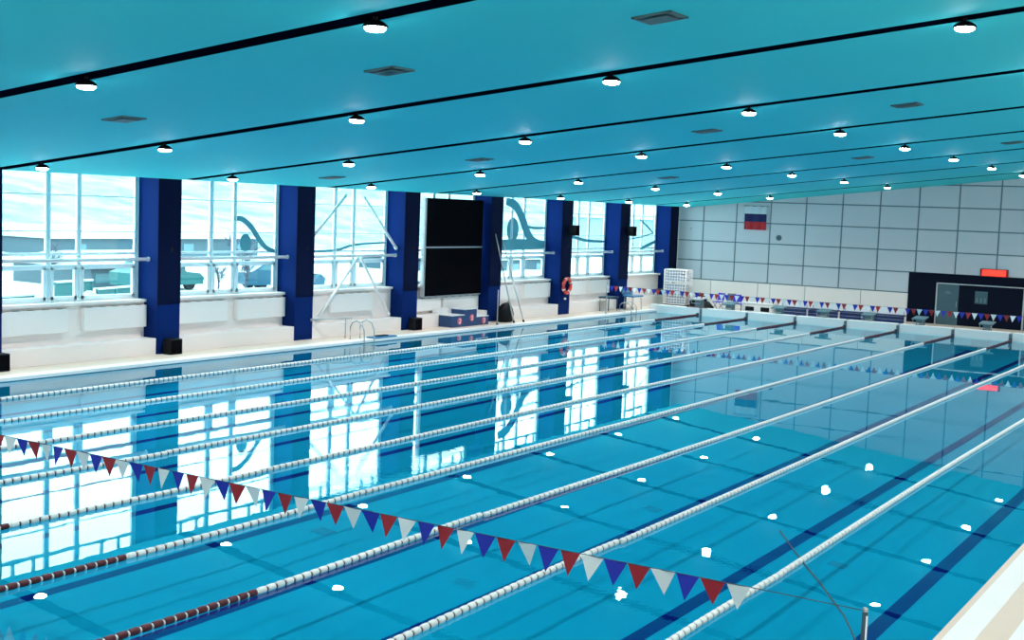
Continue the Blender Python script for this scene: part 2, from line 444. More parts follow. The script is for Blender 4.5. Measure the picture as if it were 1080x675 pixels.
# flag
t = thing('wall_flag', 'white, blue and red striped flag hanging high on the far wall', 'flag', (3.05, FY - 0.05, 4.43))
for z0, z1, mm in ((0.86, 1.28, 'flagwhite'), (0.43, 0.86, 'flagblue'), (0.0, 0.43, 'flagred')):
    m = MB(); n = 14
    rows = []
    for j in range(n + 1):
        x = -0.63 + 1.26 * j / n; yy = -0.06 + 0.025 * math.sin(j * 1.3)
        rows.append([(x, yy, z0), (x, yy, z1)])
    for j in range(n):
        vs = [m.bm.verts.new(p) for p in (rows[j][0], rows[j+1][0], rows[j+1][1], rows[j][1])]
        m._f(vs)
    bmesh.ops.remove_doubles(m.bm, verts=m.bm.verts, dist=1e-4)
    bmesh.ops.solidify(m.bm, geom=m.bm.faces, thickness=0.012)
    m.obj('stripe', mm, t)
MB().tube([(-0.68, -0.05, 1.28), (0.68, -0.05, 1.28)], 0.02, 8).obj('rod', 'grille', t)

# ------------------------------------------------------------------ ceiling lamps
LAMP_W = 41.0
lamp0 = None
LX = [1.1, 5.6, 11.4, 17.4, 23.6, 29.2]
colword = ['first lamp from the window wall', 'second lamp from the window wall', 'third lamp from the window wall', 'fourth lamp from the window wall', 'fifth lamp from the window wall', 'sixth lamp from the window wall']
rowword = {4.9: 'the nearest visible ceiling slot', 11.75: 'the second visible ceiling slot', 18.4: 'the third visible ceiling slot', 24.95: 'the fourth visible ceiling slot',
           31.4: 'the fifth visible ceiling slot', 37.8: 'the sixth visible ceiling slot', 44.2: 'the seventh visible ceiling slot', 50.7: 'the farthest ceiling slot', -1.6: 'the ceiling slot nearest the gallery'}
lamp_xy = []
for sy in SLOT_Y + [-8.0]:
    for k, x in enumerate(LX): lamp_xy.append((x, sy, k))
for x, sy, k in lamp_xy:
    if lamp0 is None:
        t = thing('ceiling_lamp', 'x', 'lamp')
        MB().lathe((0, 0, 0), [(0.06, 0.08), (0.11, 0.06), (0.155, 0.03), (0.175, 0.0), (0.175, -0.02), (0.155, -0.02)]).obj('lamp_housing', 'black', t)
        MB().lathe((0, 0, 0), [(0.155, -0.015), (0.15, -0.04), (0.12, -0.065), (0.06, -0.078)]).obj('lamp_lens', 'lens', t)
        MB().tube([(0, 0, 0.07), (0, 0, 0.17)], 0.03, 8).obj('stem', 'black', t)
        ld = bpy.data.lights.new('bulb', 'AREA'); ld.shape = 'DISK'; ld.size = 0.28; ld.energy = LAMP_W; ld.spread = math.radians(112); ld.color = (1.0, 0.97, 0.96)
        lo = bpy.data.objects.new('bulb', ld); COL.objects.link(lo); lo.parent = t; lo.location = (0, 0, -0.082)
        lamp0 = t
    else: t = copy_tree(lamp0)
    t.location = (x, sy, cz(x) - 0.13)
    row = rowword.get(sy, 'the ceiling behind the gallery')
    if sy < 0: t['label'] = 'round lamp behind the viewpoint %s, %s' % ('over the gallery' if sy < -5 else 'over the pool end', colword[k])
    else: t['label'] = 'round white ceiling lamp, %s under %s' % (colword[k], row.replace('visible ', ''))
    t['group'] = 'round lamps under the ceiling slots'

# ceiling diffusers
vents = [(20.2, 7.95), (14.97, 8.3), (8.13, 8.42), (20.08, 21.6), (14.83, 21.9), (7.5, 22.1), (15.05, 34.75), (7.6, 34.8), (1.8, 22.1), (19.95, 34.8)]
vl = ['largest ceiling air diffuser, top centre right of the picture', 'ceiling air diffuser right below the brightest near lamp', 'ceiling air diffuser at the far left of the nearest ceiling strip',
      'ceiling air diffuser at the right between third and fourth slots', 'middle ceiling air diffuser between third and fourth slots', 'faint ceiling air diffuser above the black scoreboard',
      'ceiling air diffuser on the right, between fifth and sixth slots', 'faint ceiling air diffuser between fifth and sixth slots', 'ceiling air diffuser close to the braced window', 'ceiling air diffuser at the right edge, between fifth and sixth slots']
v0 = None
for (x, y), lb in zip(vents, vl):
    if v0 is None:
        t = thing('air_diffuser', lb, 'air vent')
        m = MB()
        m.box((-0.31, -0.31, -0.03), (-0.26, 0.31, 0.0)); m.box((0.26, -0.31, -0.03), (0.31, 0.31, 0.0)); m.box((-0.31, -0.31, -0.03), (0.31, -0.26, 0.0)); m.box((-0.31, 0.26, -0.03), (0.31, 0.31, 0.0))
        m.obj('diffuser_frame', 'grille', t)
        m = MB()
        for r in (0.20, 0.12, 0.05):
            m.poly([(-r, -r, -0.05), (r, -r, -0.05), (r, r, -0.05), (-r, r, -0.05)], (0, 0, 0.012))
        m.box((-0.26, -0.26, -0.012), (0.26, 0.26, -0.004))
        m.obj('diffuser_blades', 'grille', t); v0 = t
    else: t = copy_tree(v0)
    t['label'] = lb; t['group'] = 'ceiling air diffusers'
    t.location = (x, y, cz(x)); t.rotation_euler = (0, -math.atan(CS), 0.0)

# ------------------------------------------------------------------ lane ropes
RX = [2.40, 4.99, 7.52, 9.99, 12.48, 15.02, 17.49, 19.93, 22.49]
fm = MB(); fm.lathe((0, 0, 0), [(0.025, -0.066), (0.043, -0.060), (0.046, -0.03), (0.046, 0.03), (0.043, 0.060), (0.025, 0.066)], 'y', 12)
fw = fm.obj('float', 'floatwhite'); mesh_w = fw.data
mesh_r = mesh_w.copy(); mesh_r.materials[0] = M['floatred']
dm = MB(); dm.lathe((0, 0, 0), [(0.025, -0.02), (0.05, -0.018), (0.05, 0.018), (0.025, 0.02)], 'y', 12)
dw_o = dm.obj('spacer', 'floatwhite'); mesh_sw = dw_o.data
mesh_sd = mesh_sw.copy(); mesh_sd.materials[0] = M['cord']
bpy.data.objects.remove(fw); bpy.data.objects.remove(dw_o)
rl = ['lane rope closest to the window wall', 'second lane rope from the window wall', 'third lane rope from the window wall', 'fourth lane rope from the window wall',
      'fifth lane rope from the window wall, middle of the nine', 'sixth lane rope from the window wall, red floats at lower left', 'seventh lane rope from the window wall, red floats at bottom left',
      'eighth lane rope from the window wall', 'lane rope closest to the right-hand pool edge']
PITCH = 0.168
def rope_x(i, y): return RX[i] + 0.035 * math.sin(y * 0.21 + i * 1.7) + (0.05 * math.sin(y * 0.6 + i) if y < 8 else 0)
for i, lb in enumerate(rl):
    t = thing('lane_rope', lb + (', white floats' if 'red' not in lb else ''), 'lane rope', (RX[i], -2.2, 0), 0, 'lane ropes')
    o = Vector((RX[i], -2.2, 0))
    cab = MB(); ys = [-2.2 + k * 0.5 for k in range(105)]
    cab.tube([Vector((rope_x(i, min(y, 50)), min(y, 50), 0.02)) - o for y in ys], 0.012, 6); cab.obj('cable', 'cord', t)
    y = -1.9; cnt = 0
    farw, farr = MB(), MB()
    while y < 49.8:
        red = y < (2.2 if i == 7 else 2.8) or y > 44.9
        dx = rope_x(i, y)
        ang = math.atan2(-(rope_x(i, y + 0.1) - dx), 0.1)
        show = y > (0.0 if i > 3 else [9, 7, 5, 3.5][i])
        if show and cnt < 100:
            f = bpy.data.objects.new('float', mesh_r if red else mesh_w); COL.objects.link(f); f.parent = t
            f.location = (dx - o.x, y - o.y, 0.028); f.rotation_euler = (0, 0, ang)
            cnt += 1
            (farw if red else farr).lathe((dx - o.x, y + PITCH / 2 - o.y, 0.022), [(0.02, -0.012), (0.036, -0.011), (0.036, 0.011), (0.02, 0.012)], 'y', 8)
        else:
            m = farr if red else farw
            m.lathe((dx - o.x, y - o.y, 0.028), [(0.025, -0.066), (0.046, -0.055), (0.046, 0.055), (0.025, 0.066)], 'y', 8)
        y += PITCH
    # a red-coloured float stuff part and a white one
    a = farw.obj('white_floats', 'floatwhite', t); a['kind'] = 'stuff'
    a = farr.obj('red_floats', 'floatred', t); a['kind'] = 'stuff'; a['label'] = 'dark red floats and spacers'
    m = MB(); m.box((-0.05 + rope_x(i, 50) - o.x, 52.05, -0.06), (0.05 + rope_x(i, 50) - o.x, 52.19, 0.12), 0.01); m.obj('anchor_bracket', 'cord', t)

# ------------------------------------------------------------------ bunting
def bunting(label, y, x0, x1, z, first, wdt=0.25, hgt=0.25, sag=0.03, cable_end=None):
    t = thing('flag_line', label, 'bunting', (x0, y, z))
    n = int((x1 - x0) / wdt)
    zz = lambda x: -sag * 4 * ((x - x0) / (x1 - x0)) * (1 - (x - x0) / (x1 - x0))
    ce = cable_end if cable_end is not None else x1
    pts = [(k * (x1 - x0) / 60, 0, zz(x0 + k * (x1 - x0) / 60)) for k in range(61)] + ([(ce - x0, 0, 0)] if ce > x1 else [])
    MB().tube(pts, 0.0045, 6).obj('cable', 'cord', t)
    cols = ['pwhite', 'pblue', 'pred']
    for k in range(n):
        xa = x0 + k * wdt; m = MB()
        tw = random.uniform(-0.05, 0.05); w_ = wdt * 0.95; tip = random.uniform(-0.02, 0.02)
        za, zb = zz(xa), zz(xa + w_)
        A = (0 + xa - x0, -tw * 0.4, za); B = (xa + w_ - x0, tw * 0.4, zb); Cc = (xa + w_ / 2 + tip - x0, random.uniform(-0.05, 0.05), (za + zb) / 2 - hgt)
        m.poly([A, B, Cc], (0, 0.004, 0))
        m.obj('pennant', cols[(k + first) % 3], t)
    return t
bunting('near line of blue, red and white pennants crossing low over the water', 2.3, 9.3, 24.32, 1.52, 1, 0.262, 0.25, 0.03, 25.28)
bunting('far line of white, blue and red pennants near the starting blocks', 45.0, -0.4, 25.0, 1.50, 0, 0.25, 0.27, 0.05, 25.3)
def post(lb, x, y, h, r=0.025, m='cord'):
    t = thing('flag_post', lb, 'post', (x, y, 0.10))
    MB().tube([(0, 0, 0), (0, 0, h - 0.1)], r, 12).obj('pole', m, t)
    MB().lathe((0, 0, 0), [(0.09, 0), (0.09, 0.02), (0.04, 0.04)]).obj('base_flange', 'steel', t)
    MB().lathe((0, 0, h - 0.1), [(0.027, -0.02), (0.027, 0.01), (0.01, 0.02)]).obj('cap', 'steel', t)
    MB().tube([(0.028, -0.03, 0.1), (0.028, -0.03, h - 0.15)], 0.008, 6).obj('halyard', 'pwhite', t)
post('dark flag post at the bottom right, standing at the pool edge', 25.3, 2.31, 1.53)
post('thin pole with a small bracket, standing on the deck left of the raised blue chair', -0.30, 45.0, 1.62, 0.02)
post('slim flag post on the right deck at the far end of the pool', 25.3, 45.0, 1.65, 0.02)
# cord hanging into water
m = MB(); m.tube([(21.59, 10.32, 0.012), (22.2, 9.3, 0.012), (22.64, 8.58, 0.012), (23.05, 7.95, 0.012), (23.39, 7.38, 0.012), (23.8, 6.7, 0.012), (24.08, 6.13, 0.012), (24.6, 5.0, 0.012), (25.02, 4.2, 0.09), (25.2, 4.0, 0.11)], 0.012, 6)
tag(m.obj('cord', 'cord'), 'thin dark cord floating on the water near the dark flag post', 'cord')

# ------------------------------------------------------------------ window wall equipment
# big black scoreboard
t = thing('scoreboard', 'large black two-panel scoreboard hanging in front of the fourth window', 'scoreboard', (-1.85, 34.2, 1.34))
MB().box((-0.14, -2.0, 0.0), (0, 2.05, 1.98), 0.01).obj('screen_panel', 'led', t)
MB().box((-0.14, -2.0, 2.03), (0, 2.05, 4.02), 0.01).obj('screen_panel', 'led', t)
MB().box((-0.10, -2.0, 1.975), (0.02, 2.05, 2.035)).obj('divider_bar', 'alu', t)
MB().box((-0.16, -2.13, -0.03), (0.0, -2.02, 4.02)).obj('side_post', 'alu', t)
MB().box((-0.16, 2.05, -0.03), (-0.02, 2.10, 4.02)).obj('side_post', 'black', t)
MB().box((-0.14, -2.02, -0.06), (0.0, 2.05, -0.01)).obj('bottom_rail', 'alu', t)

# small black boxes at the foot of columns
for lb, y, x in (('black box speaker at the foot of the column left of the ball-and-wave window', 18.3, -1.1), ('black box speaker at the foot of the column left of the scoreboard', 30.85, -1.1), ('black box speaker on the deck at the left edge of the picture', 12.15, -1.1)):
    t = thing('floor_speaker', lb, 'speaker', (x - 0.16, y, 0.10), 0, 'black boxes at the column feet')
    MB().box((-0.16, -0.25, 0), (0.16, 0.25, 0.48), 0.02).obj('cabinet', 'black', t)
    MB().box((0.158, -0.21, 0.04), (0.168, 0.21, 0.44), 0.004).obj('speaker_grille', 'led', t)
    MB().tube([(0, -0.08, 0.475), (0, -0.08, 0.5), (0, 0.08, 0.5), (0, 0.08, 0.475)], 0.01, 6).obj('handle', 'black', t)
# wall loudspeakers on columns
for lb, y in (('black loudspeaker mounted high on the lifebuoy column', 43.15), ('black loudspeaker mounted high on the column behind the raised blue chair', 49.15)):
    t = thing('wall_speaker', lb, 'speaker', (-1.5, y, 4.14), 0, 'loudspeakers on the columns')
    c = MB(); c.box((0.12, -0.18, -0.25), (0.48, 0.20, 0.25), 0.02).obj('cabinet', 'black', t)
    MB().box((0.475, -0.15, -0.22), (0.49, 0.17, 0.22)).obj('speaker_grille', 'led', t)
    MB().box((0.0, -0.05, -0.05), (0.14, 0.05, 0.05)).obj('wall_bracket', 'black', t)
# lifebuoy
t = thing('lifebuoy', 'orange lifebuoy ring hanging on a blue column', 'lifebuoy', (-1.39, 42.99, 1.48))
m = MB(); m.tube([(0, 0.34 * math.cos(a * PI / 16), 0.34 * math.sin(a * PI / 16)) for a in range(32)], 0.085, 12, closed=True); m.obj('ring', 'orange', t)
for a0 in (0.4, 1.97, 3.54, 5.11):
    m = MB(); m.tube([(0, 0.34 * math.cos(a0 + k * 0.09), 0.34 * math.sin(a0 + k * 0.09)) for k in range(3)], 0.09, 12); m.obj('band', 'pwhite', t)
MB().box((-0.06, -0.04, 0.22), (-0.02, 0.04, 0.30)).obj('hook', 'steel', t)
t = thing('small_valve', 'small white valve box on the column below the lifebuoy', 'valve', (-1.45, 42.93, 0.86))
MB().box((-0.02, -0.06, -0.05), (0.05, 0.06, 0.05), 0.01).obj('valve_body', 'white', t); MB().lathe((0.05, 0, 0), [(0.025, 0), (0.025, 0.02)], 'x', 10).obj('knob', 'alu', t)

# podium
t = thing('winners_podium', 'dark blue three-step winners podium with white tops under the scoreboard', 'podium', (-1.10, 34.1, 0.10))
def numeral(n, y, z, s):
    m = MB(); W = 0.045 * s; X = 0.255
    seg = {'1': [((0, -.2), (0, .2)), ((-.1, .1), (0, .2)), ((-.1, -.2), (.1, -.2))],
           '2': [((-.12, .2), (.12, .2)), ((.12, .2), (.12, 0)), ((.12, 0), (-.12, -.2)), ((-.12, -.2), (.12, -.2))],
           '3': [((-.12, .2), (.12, .2)), ((.12, .2), (.12, -.2)), ((-.08, 0), (.12, 0)), ((-.12, -.2), (.12, -.2))]}[n]
    for (a, c), (d, e) in seg:
        p = Vector((X, y + a * s, z + c * s)); q = Vector((X, y + d * s, z + e * s))
        dr = (q - p).normalized(); nn = Vector((0, -dr.z, dr.y)) * W
        p -= dr * W * .6; q += dr * W * .6
        m.poly([p - nn, q - nn, q + nn, p + nn], (0.01, 0, 0))
    return m
for nme, y0, y1, h, num in (('step', -1.3, -0.42, 0.50, '2'), ('step', -0.42, 0.48, 0.72, '1'), ('step', 0.48, 1.38, 0.38, '3')):
    st = MB().box((-0.43, y0, 0), (0.24, y1, h - 0.03)).obj('step', 'podium', t)
    MB().box((-0.44, y0 - 0.01, h - 0.03), (0.25, y1 + 0.01, h), 0.006).obj('step_top', 'white', st)
    yc = (y0 + y1) / 2 + 0.1; zc = h * 0.48
    MB().lathe((0.235, yc, zc), [(0.15, 0), (0.15, 0.012)], 'x', 20).obj('number_disc', 'pink', st)
    numeral(num, yc, zc, 0.42).obj('number', 'pwhite', st)
# white foam boxes behind the podium
for lb, y, s, z in (('flat white box lying behind the left podium step', 33.3, 0.42, .78), ('white box standing behind the right podium step', 35.3, 0.48, .74)):
    t = thing('storage_box', lb, 'box', (-1.60, y, 0.60))
    MB().box((-0.35, -s, 0), (-0.02, s, z - 0.6), 0.01).obj('box_body', 'white', t)
    MB().box((-0.36, -s - .01, z - 0.6), (-0.01, s + .01, z - 0.57), 0.006).obj('lid', 'cover', t)

# leaning poles
for lb, p, q, m_ in (('left of the two long aluminium poles leaning on the column', (-0.40, 36.82, 0.1), (-1.40, 36.62, 3.93), 'alu'), ('right of the two long aluminium poles leaning on the column', (-0.38, 37.58, 0.1), (-1.40, 37.2, 3.65), 'alu')):
    p = Vector(p); q = Vector(q)
    t = thing('leaning_pole', lb, 'pole', tuple(p), 0, 'poles leaning on the column')
    MB().tube([(0, 0, 0), (q - p) * 0.55], 0.032, 10).obj('lower_tube', m_, t)
    MB().tube([(q - p) * 0.55, (q - p)], 0.024, 10).obj('upper_tube', m_, t)
    MB().tube([(0, 0, -0.0), (q - p) * 0.03], 0.045, 10).obj('rubber_foot', 'black', t)
m = MB(); m.tube([(0, 0, 0), (0, 0, 1.5)], 0.02, 10)
t = thing('thin_pole', 'thin upright grey pole in front of the column right of the podium', 'pole', (-0.42, 35.5, 0.1))
m.obj('pole_tube', 'alu', t); MB().lathe((0, 0, 0), [(0.06, 0), (0.06, 0.03), (0.025, 0.08)]).obj('pole_foot', 'cord', t)
# black bag
t = thing('black_bag', 'tall black bag standing against the column by the leaning poles', 'bag', (-1.05, 37.1, 0.10))
m = MB(); m.lathe((0, 0, 0), [(0.30, 0.0), (0.36, 0.08), (0.38, 0.35), (0.33, 0.6), (0.2, 0.78), (0.08, 0.84)], 'z', 16)
for v in m.bm.verts: v.co.x *= 0.85; v.co.y *= 1.25; v.co.y += 0.04 * math.sin(v.co.z * 9)
m.obj('bag_body', 'black', t)
MB().tube([(0.1, -0.2, 0.75), (0.16, -0.05, 0.92), (0.1, 0.1, 0.75)], 0.015, 8).obj('strap', 'cord', t)

# pool ladder / handrails
def pool_ladder(lb, y, sc=1.0):
    t = thing('pool_ladder', lb, 'ladder', (-0.05, y, 0.10))
    for s in (-0.28, 0.28):
        pts = [(-0.55, s, 0.0), (-0.55, s, 0.45 * sc), (-0.45, s, 0.62 * sc), (-0.25, s, 0.70 * sc), (-0.02, s, 0.60 * sc), (0.10, s, 0.35 * sc), (0.12, s, -0.1), (0.12, s, -0.5)]
        MB().tube(pts, 0.022, 10).obj('handrail', 'steel', t)
    for k in range(2): MB().box((0.06, -0.28, -0.16 - 0.22 * k), (0.18, 0.28, -0.13 - 0.22 * k), 0.005).obj('tread', 'steel', t)
    return t
pool_ladder('steel pool ladder with curved handrails in front of the braced window', 26.35)
pool_ladder('steel pool ladder below the raised blue chair near the far corner', 47.3, 0.7)
t = thing('wall_handrail', 'straight steel rail with one post beside the nearer pool ladder', 'rail', (-0.98, 26.25, 0.10))
MB().tube([(-0.52, -1.3, 0.70), (0.0, 0.0, 0.72), (0.0, 0.35, 0.70)], 0.022, 10).obj('rail_bar', 'steel', t)
MB().tube([(0.0, 0.0, 0.0), (0.0, 0.0, 0.72)], 0.022, 10).obj('rail_post', 'steel', t)
MB().lathe((-0.52, -1.3, 0.70), [(0.05, 0.0), (0.05, 0.03)], 'x', 12).obj('wall_flange', 'steel', t)
t = thing('kick_board', 'flat blue swimming board lying just right of the nearer ladder', 'float board', (-0.22, 27.35, 0.117))
MB().box((-0.22, -0.55, 0), (0.2, 0.75, 0.05), 0.02).obj('board', 'seatblue', t); MB().box((-0.12, -0.2, 0.05), (0.1, 0.35, 0.09), 0.02).obj('grip', 'black', t)

# raised blue chair
t = thing('lifeguard_chair', 'raised blue plastic chair on thin steel legs near the far corner', 'chair', (-0.85, 48.9, 0.10))
m = MB(); m.box((-0.35, -0.45, 0.66), (0.30, 0.65, 0.74), 0.03); m.obj('seat', 'seatblue', t)
m = MB(); m.poly([(-0.36, -0.4, 0.72), (-0.36, 0.6, 0.72), (-0.42, 0.68, 0.90), (-0.46, 0.5, 1.06), (-0.46, -0.3, 1.06), (-0.42, -0.48, 0.90)], (0.06, 0, 0)); m.obj('backrest', 'seatblue', t)
for sx in (-0.3, 0.25):
    for sy in (-0.4, 0.55): MB().tube([(sx, sy, 0), (sx * 0.9, sy * 0.9, 0.67)], 0.018, 8).obj('leg', 'steel', t)
MB().tube([(0.2, -0.45, 0.72), (0.2, -0.6, 0.95), (-0.1, -0.65, 0.98), (-0.35, -0.55, 0.85)], 0.02, 8).obj('armrest', 'steel', t)
t = thing('starting_rack', 'small dark folding table against the wall left of the raised blue chair', 'table', (-1.15, 46.9, 0.10))
MB().box((-0.3, -0.6, 0.66), (0.3, 0.5, 0.74), 0.01).obj('tabletop', 'cord', t)
for sx in (-.25, .25):
    for sy in (-.5, .4): MB().tube([(sx, sy, 0), (sx, sy, 0.67)], 0.015, 8).obj('leg', 'cord', t)
t.name = 'folding_table'
# red and white sign on wall near last bay
t = thing('wall_shelf', 'dark wall shelf bracket left of the white mesh rack', 'shelf', (-1.55, 53.3, 0.95))
MB().box((0.0, -0.7, 0), (0.32, 0.7, 0.05), 0.01).obj('shelf_board', 'cord', t)
for s in (-.5, .5): MB().poly([(0.0, s, 0.0), (0.28, s, 0.0), (0.0, s, -0.2)], (0, 0.03, 0)).obj('bracket', 'cord', t)

# white mesh rack
t = thing('mesh_rack', 'tall white wire mesh trolley in the far left corner', 'rack', (0.02, 52.45, 0.10))
Wd, Dp, H0, H1 = 0.62, 0.42, 0.22, 2.05
for sx in (-1, 1):
    for sy in (-1, 1): MB().tube([(sx * Wd, sy * Dp, H0), (sx * Wd, sy * Dp, H1)], 0.025, 8).obj('upright', 'white', t)
for z in (H0, 1.42, H1): MB().box((-Wd, -Dp, z - 0.02), (Wd, Dp, z + 0.02)).obj('shelf', 'white', t)
def wire(face):
    m = MB(); n = 8
    for k in range(n + 1):
        u = -1 + 2 * k / n
        a = (u * Wd, -Dp, 0) if face == 0 else (u * Wd, Dp, 0) if face == 1 else (Wd, u * Dp, 0) if face == 2 else (-Wd, u * Dp, 0)
        m.tube([(a[0], a[1], H0), (a[0], a[1], H1)], 0.012, 5)
    for k in range(13):
        z = H0 + (H1 - H0) * k / 12
        if face < 2: y = -Dp if face == 0 else Dp; m.tube([(-Wd, y, z), (Wd, y, z)], 0.012, 5)
        else: x = Wd if face == 2 else -Wd; m.tube([(x, -Dp, z), (x, Dp, z)], 0.012, 5)
    m.obj('mesh_panel', 'white', t)
for k in range(4): wire(k)
MB().box((-Wd, -Dp, 0.13), (Wd, Dp, 0.20), 0.01).obj('base_frame', 'black', t)
for sx in (-.5, .5):
    for sy in (-.32, .32): MB().lathe((sx, sy - .02, 0.075), [(0.075, 0), (0.075, 0.04)], 'y', 12).obj('wheel', 'black', t)
# stacked white floats inside
rnd = random.Random(3)
for lv, z0, lb in ((0, 0.245, 'pale kickboards stacked inside the bottom of the mesh rack'), (1, 1.45, 'pale kickboards stacked on the upper shelf of the mesh rack')):
    for k in range(3):
        t2 = MB().box((-0.5, -0.33, 0), (0.5, 0.33, 0.32 if lv == 0 else 0.16), 0.03).obj('float_bundle', 'foam')
        t2.location = (0.02, 52.45, 0.1 + z0 + k * (0.35 if lv == 0 else 0.19) )
        tag(t2, ['lowest', 'middle', 'topmost'][k] + ' ' + ('pale foam bundle inside the bottom part of the mesh rack' if lv == 0 else 'pale foam bundle on the upper shelf of the mesh rack'), 'foam bundle', 'foam bundles in the mesh rack')

# starting blocks
def start_block(lb, x, y=50.62, top=0.80, z0=0.10, w_=0.30):
    t = thing('starting_block', lb, 'starting block', (x, y, z0), 0, 'starting blocks')
    H = top - z0
    m = MB(); m.poly([(-w_, -0.38, H - 0.12), (-w_, 0.38, H - 0.02), (-w_, 0.38, H + 0.03), (-w_, -0.38, H - 0.06)], (2 * w_, 0, 0)); m.obj('platform', 'alu' if 'nearest' in lb else 'blockgrey', t)
    MB().box((-w_ * 0.55, -0.12, 0), (w_ * 0.55, 0.28, H - 0.08), 0.015).obj('pedestal', 'blockgrey', t)
    MB().tube([(-w_ * 0.8, -0.36, H - 0.1), (-w_ * 0.8, -0.40, H - 0.28), (w_ * 0.8, -0.40, H - 0.28), (w_ * 0.8, -0.36, H - 0.1)], 0.014, 8).obj('backstroke_grip', 'steel', t)
    MB().box((-w_ * .8, 0.30, 0.15), (w_ * .8, 0.42, 0.19), 0.006).obj('step', 'blockgrey', t)
    return t
xsb = [2.1, 3.82, 6.45, 8.75, 10.95, 13.35, 16.35]
lbs = ['starting block nearest the mesh rack, its white top standing out', 'starting block second from the mesh rack, before the white cabinet', 'third starting block from the mesh rack', 'fourth starting block from the mesh rack',
       'fifth starting block from the mesh rack', 'starting block just left of the glass door leaf', 'starting block in front of the dark doorway']
for x, lb in zip(xsb, lbs): start_block(lb, x, top=0.86 if x == 2.1 else 0.72, w_=0.30)
for x, lb in ((18.8, 'starting block before the right end of the dark doorway'), (21.3, 'second starting block from the right pool edge'), (23.8, 'starting block closest to the right pool edge')): start_block(lb, x, top=0.72, w_=0.30)

# benches
bl = ['leftmost long blue bench behind the starting blocks', 'second long blue bench from the left behind the starting blocks', 'third long blue bench from the left behind the starting blocks', 'rightmost long blue bench, ending before the dark cladding']
b0 = None
for k, (x0, x1) in enumerate(((5.45, 7.0), (7.1, 8.65), (8.75, 10.3), (10.4, 11.95))):
    t = thing('bench', bl[k], 'bench', ((x0 + x1) / 2, 53.2, 0.10), 0, 'blue benches')
    h = (x1 - x0) / 2
    MB().box((-h, -0.22, 0.40), (h, 0.22, 0.46), 0.01).obj('seat', 'benchblue', t)
    m = MB()
    for q in range(2): m.box((-h, -0.20, 0.06 + q * 0.17), (h, -0.17, 0.22 + q * 0.17), 0.004)
    m.obj('front_slats', 'benchblue', t)
    MB().box((-h, 0.24, 0.46), (h, 0.28, 0.66), 0.008).obj('backrest', 'white', t)
    for s in (-h + 0.12, h - 0.12):
        MB().box((s - 0.03, -0.18, 0), (s + 0.03, 0.26, 0.40)).obj('leg', 'alu', t)
        MB().box((s - 0.02, 0.20, 0.44), (s + 0.02, 0.25, 0.64)).obj('back_support', 'alu', t)
# white cabinet with two dark openings
t = thing('white_cabinet', 'low white cabinet with two dark openings among the poolside things', 'cabinet', (4.42, 53.1, 0.10))
MB().box((-0.85, -0.25, 0), (0.85, 0.25, 0.50), 0.015).obj('cabinet_body', 'cover', t)
for s in (-0.42, 0.42): MB().box((s - 0.24, -0.262, 0.12), (s + 0.24, -0.245, 0.34), 0.01).obj('opening', 'black', t)
MB().box((-0.9, -0.28, 0.50), (0.9, 0.28, 0.54), 0.008).obj('cabinet_top', 'white', t)
# folding chairs
def plastic_chair(lb, x, y, rz, mt):
    t = thing('folding_chair', lb, 'chair', (x, y, 0.10), rz)
    MB().box((-0.22, -0.22, 0.42), (0.22, 0.22, 0.46), 0.012).obj('seat', mt, t)
    MB().poly([(-0.22, 0.20, 0.52), (0.22, 0.20, 0.52), (0.22, 0.27, 0.90), (-0.22, 0.27, 0.90)], (0, 0.03, 0)).obj('backrest', mt, t)
    for sx in (-.2, .2):
        MB().tube([(sx, -0.22, 0), (sx, 0.2, 0.46), (sx, 0.28, 0.92)], 0.014, 8).obj('leg', mt, t)
        MB().tube([(sx, 0.24, 0), (sx, -0.18, 0.43)], 0.014, 8).obj('leg', mt, t)
plastic_chair('violet-blue folding chair just left of the white cabinet', 3.35, 52.75, 0.5, 'violet')
plastic_chair('violet-blue chair beside the heap of black bags', 2.08, 53.15, -0.3, 'violet')
plastic_chair('dark grey folding chair between the two violet-blue chairs', 2.72, 53.25, 0.1, 'grille')
# heap of black bags
for lb, x, y, s, h in (('larger black bag next to the mesh rack', 1.25, 52.6, 0.55, 0.80), ('smaller black bag leaning right of the larger one', 2.0, 51.95, 0.34, 0.50)):
    t = thing('sports_bag', lb, 'bag', (x, y, 0.10))
    m = MB(); m.lathe((0, 0, 0), [(s * .8, 0), (s, 0.1), (s * .95, h * .5), (s * .6, h * .85), (s * .2, h)], 'z', 14)
    for v in m.bm.verts: v.co.y *= 0.6; v.co.x += 0.05 * math.sin(v.co.z * 11)
    m.obj('bag_body', 'black', t); MB().tube([(-0.1, 0, h * .8), (0, 0, h + .12), (0.12, 0, h * .8)], 0.014, 6).obj('strap', 'cord', t)
t = thing('starting_mat', 'flat reddish mat on the pool end wall by the nearest starting block', 'mat', (2.2, 50.2, 0.372))
MB().box((-0.5, -0.15, 0), (0.6, 0.15, 0.03), 0.008).obj('mat_body', 'floatred', t); MB().box((-0.52, -0.16, 0.0), (-0.5, 0.16, 0.032)).obj('mat_edge', 'cord', t)
t.name = 'rubber_mat'
MB()
m = MB(); m.box((0, 0, 0), (13.0, 0.9, 0.02)); o = m.obj('floor_mat', 'cord', None, (0.8, 51.9, 0.10)); tag(o, 'long dark mat on the far deck under the benches', 'mat')

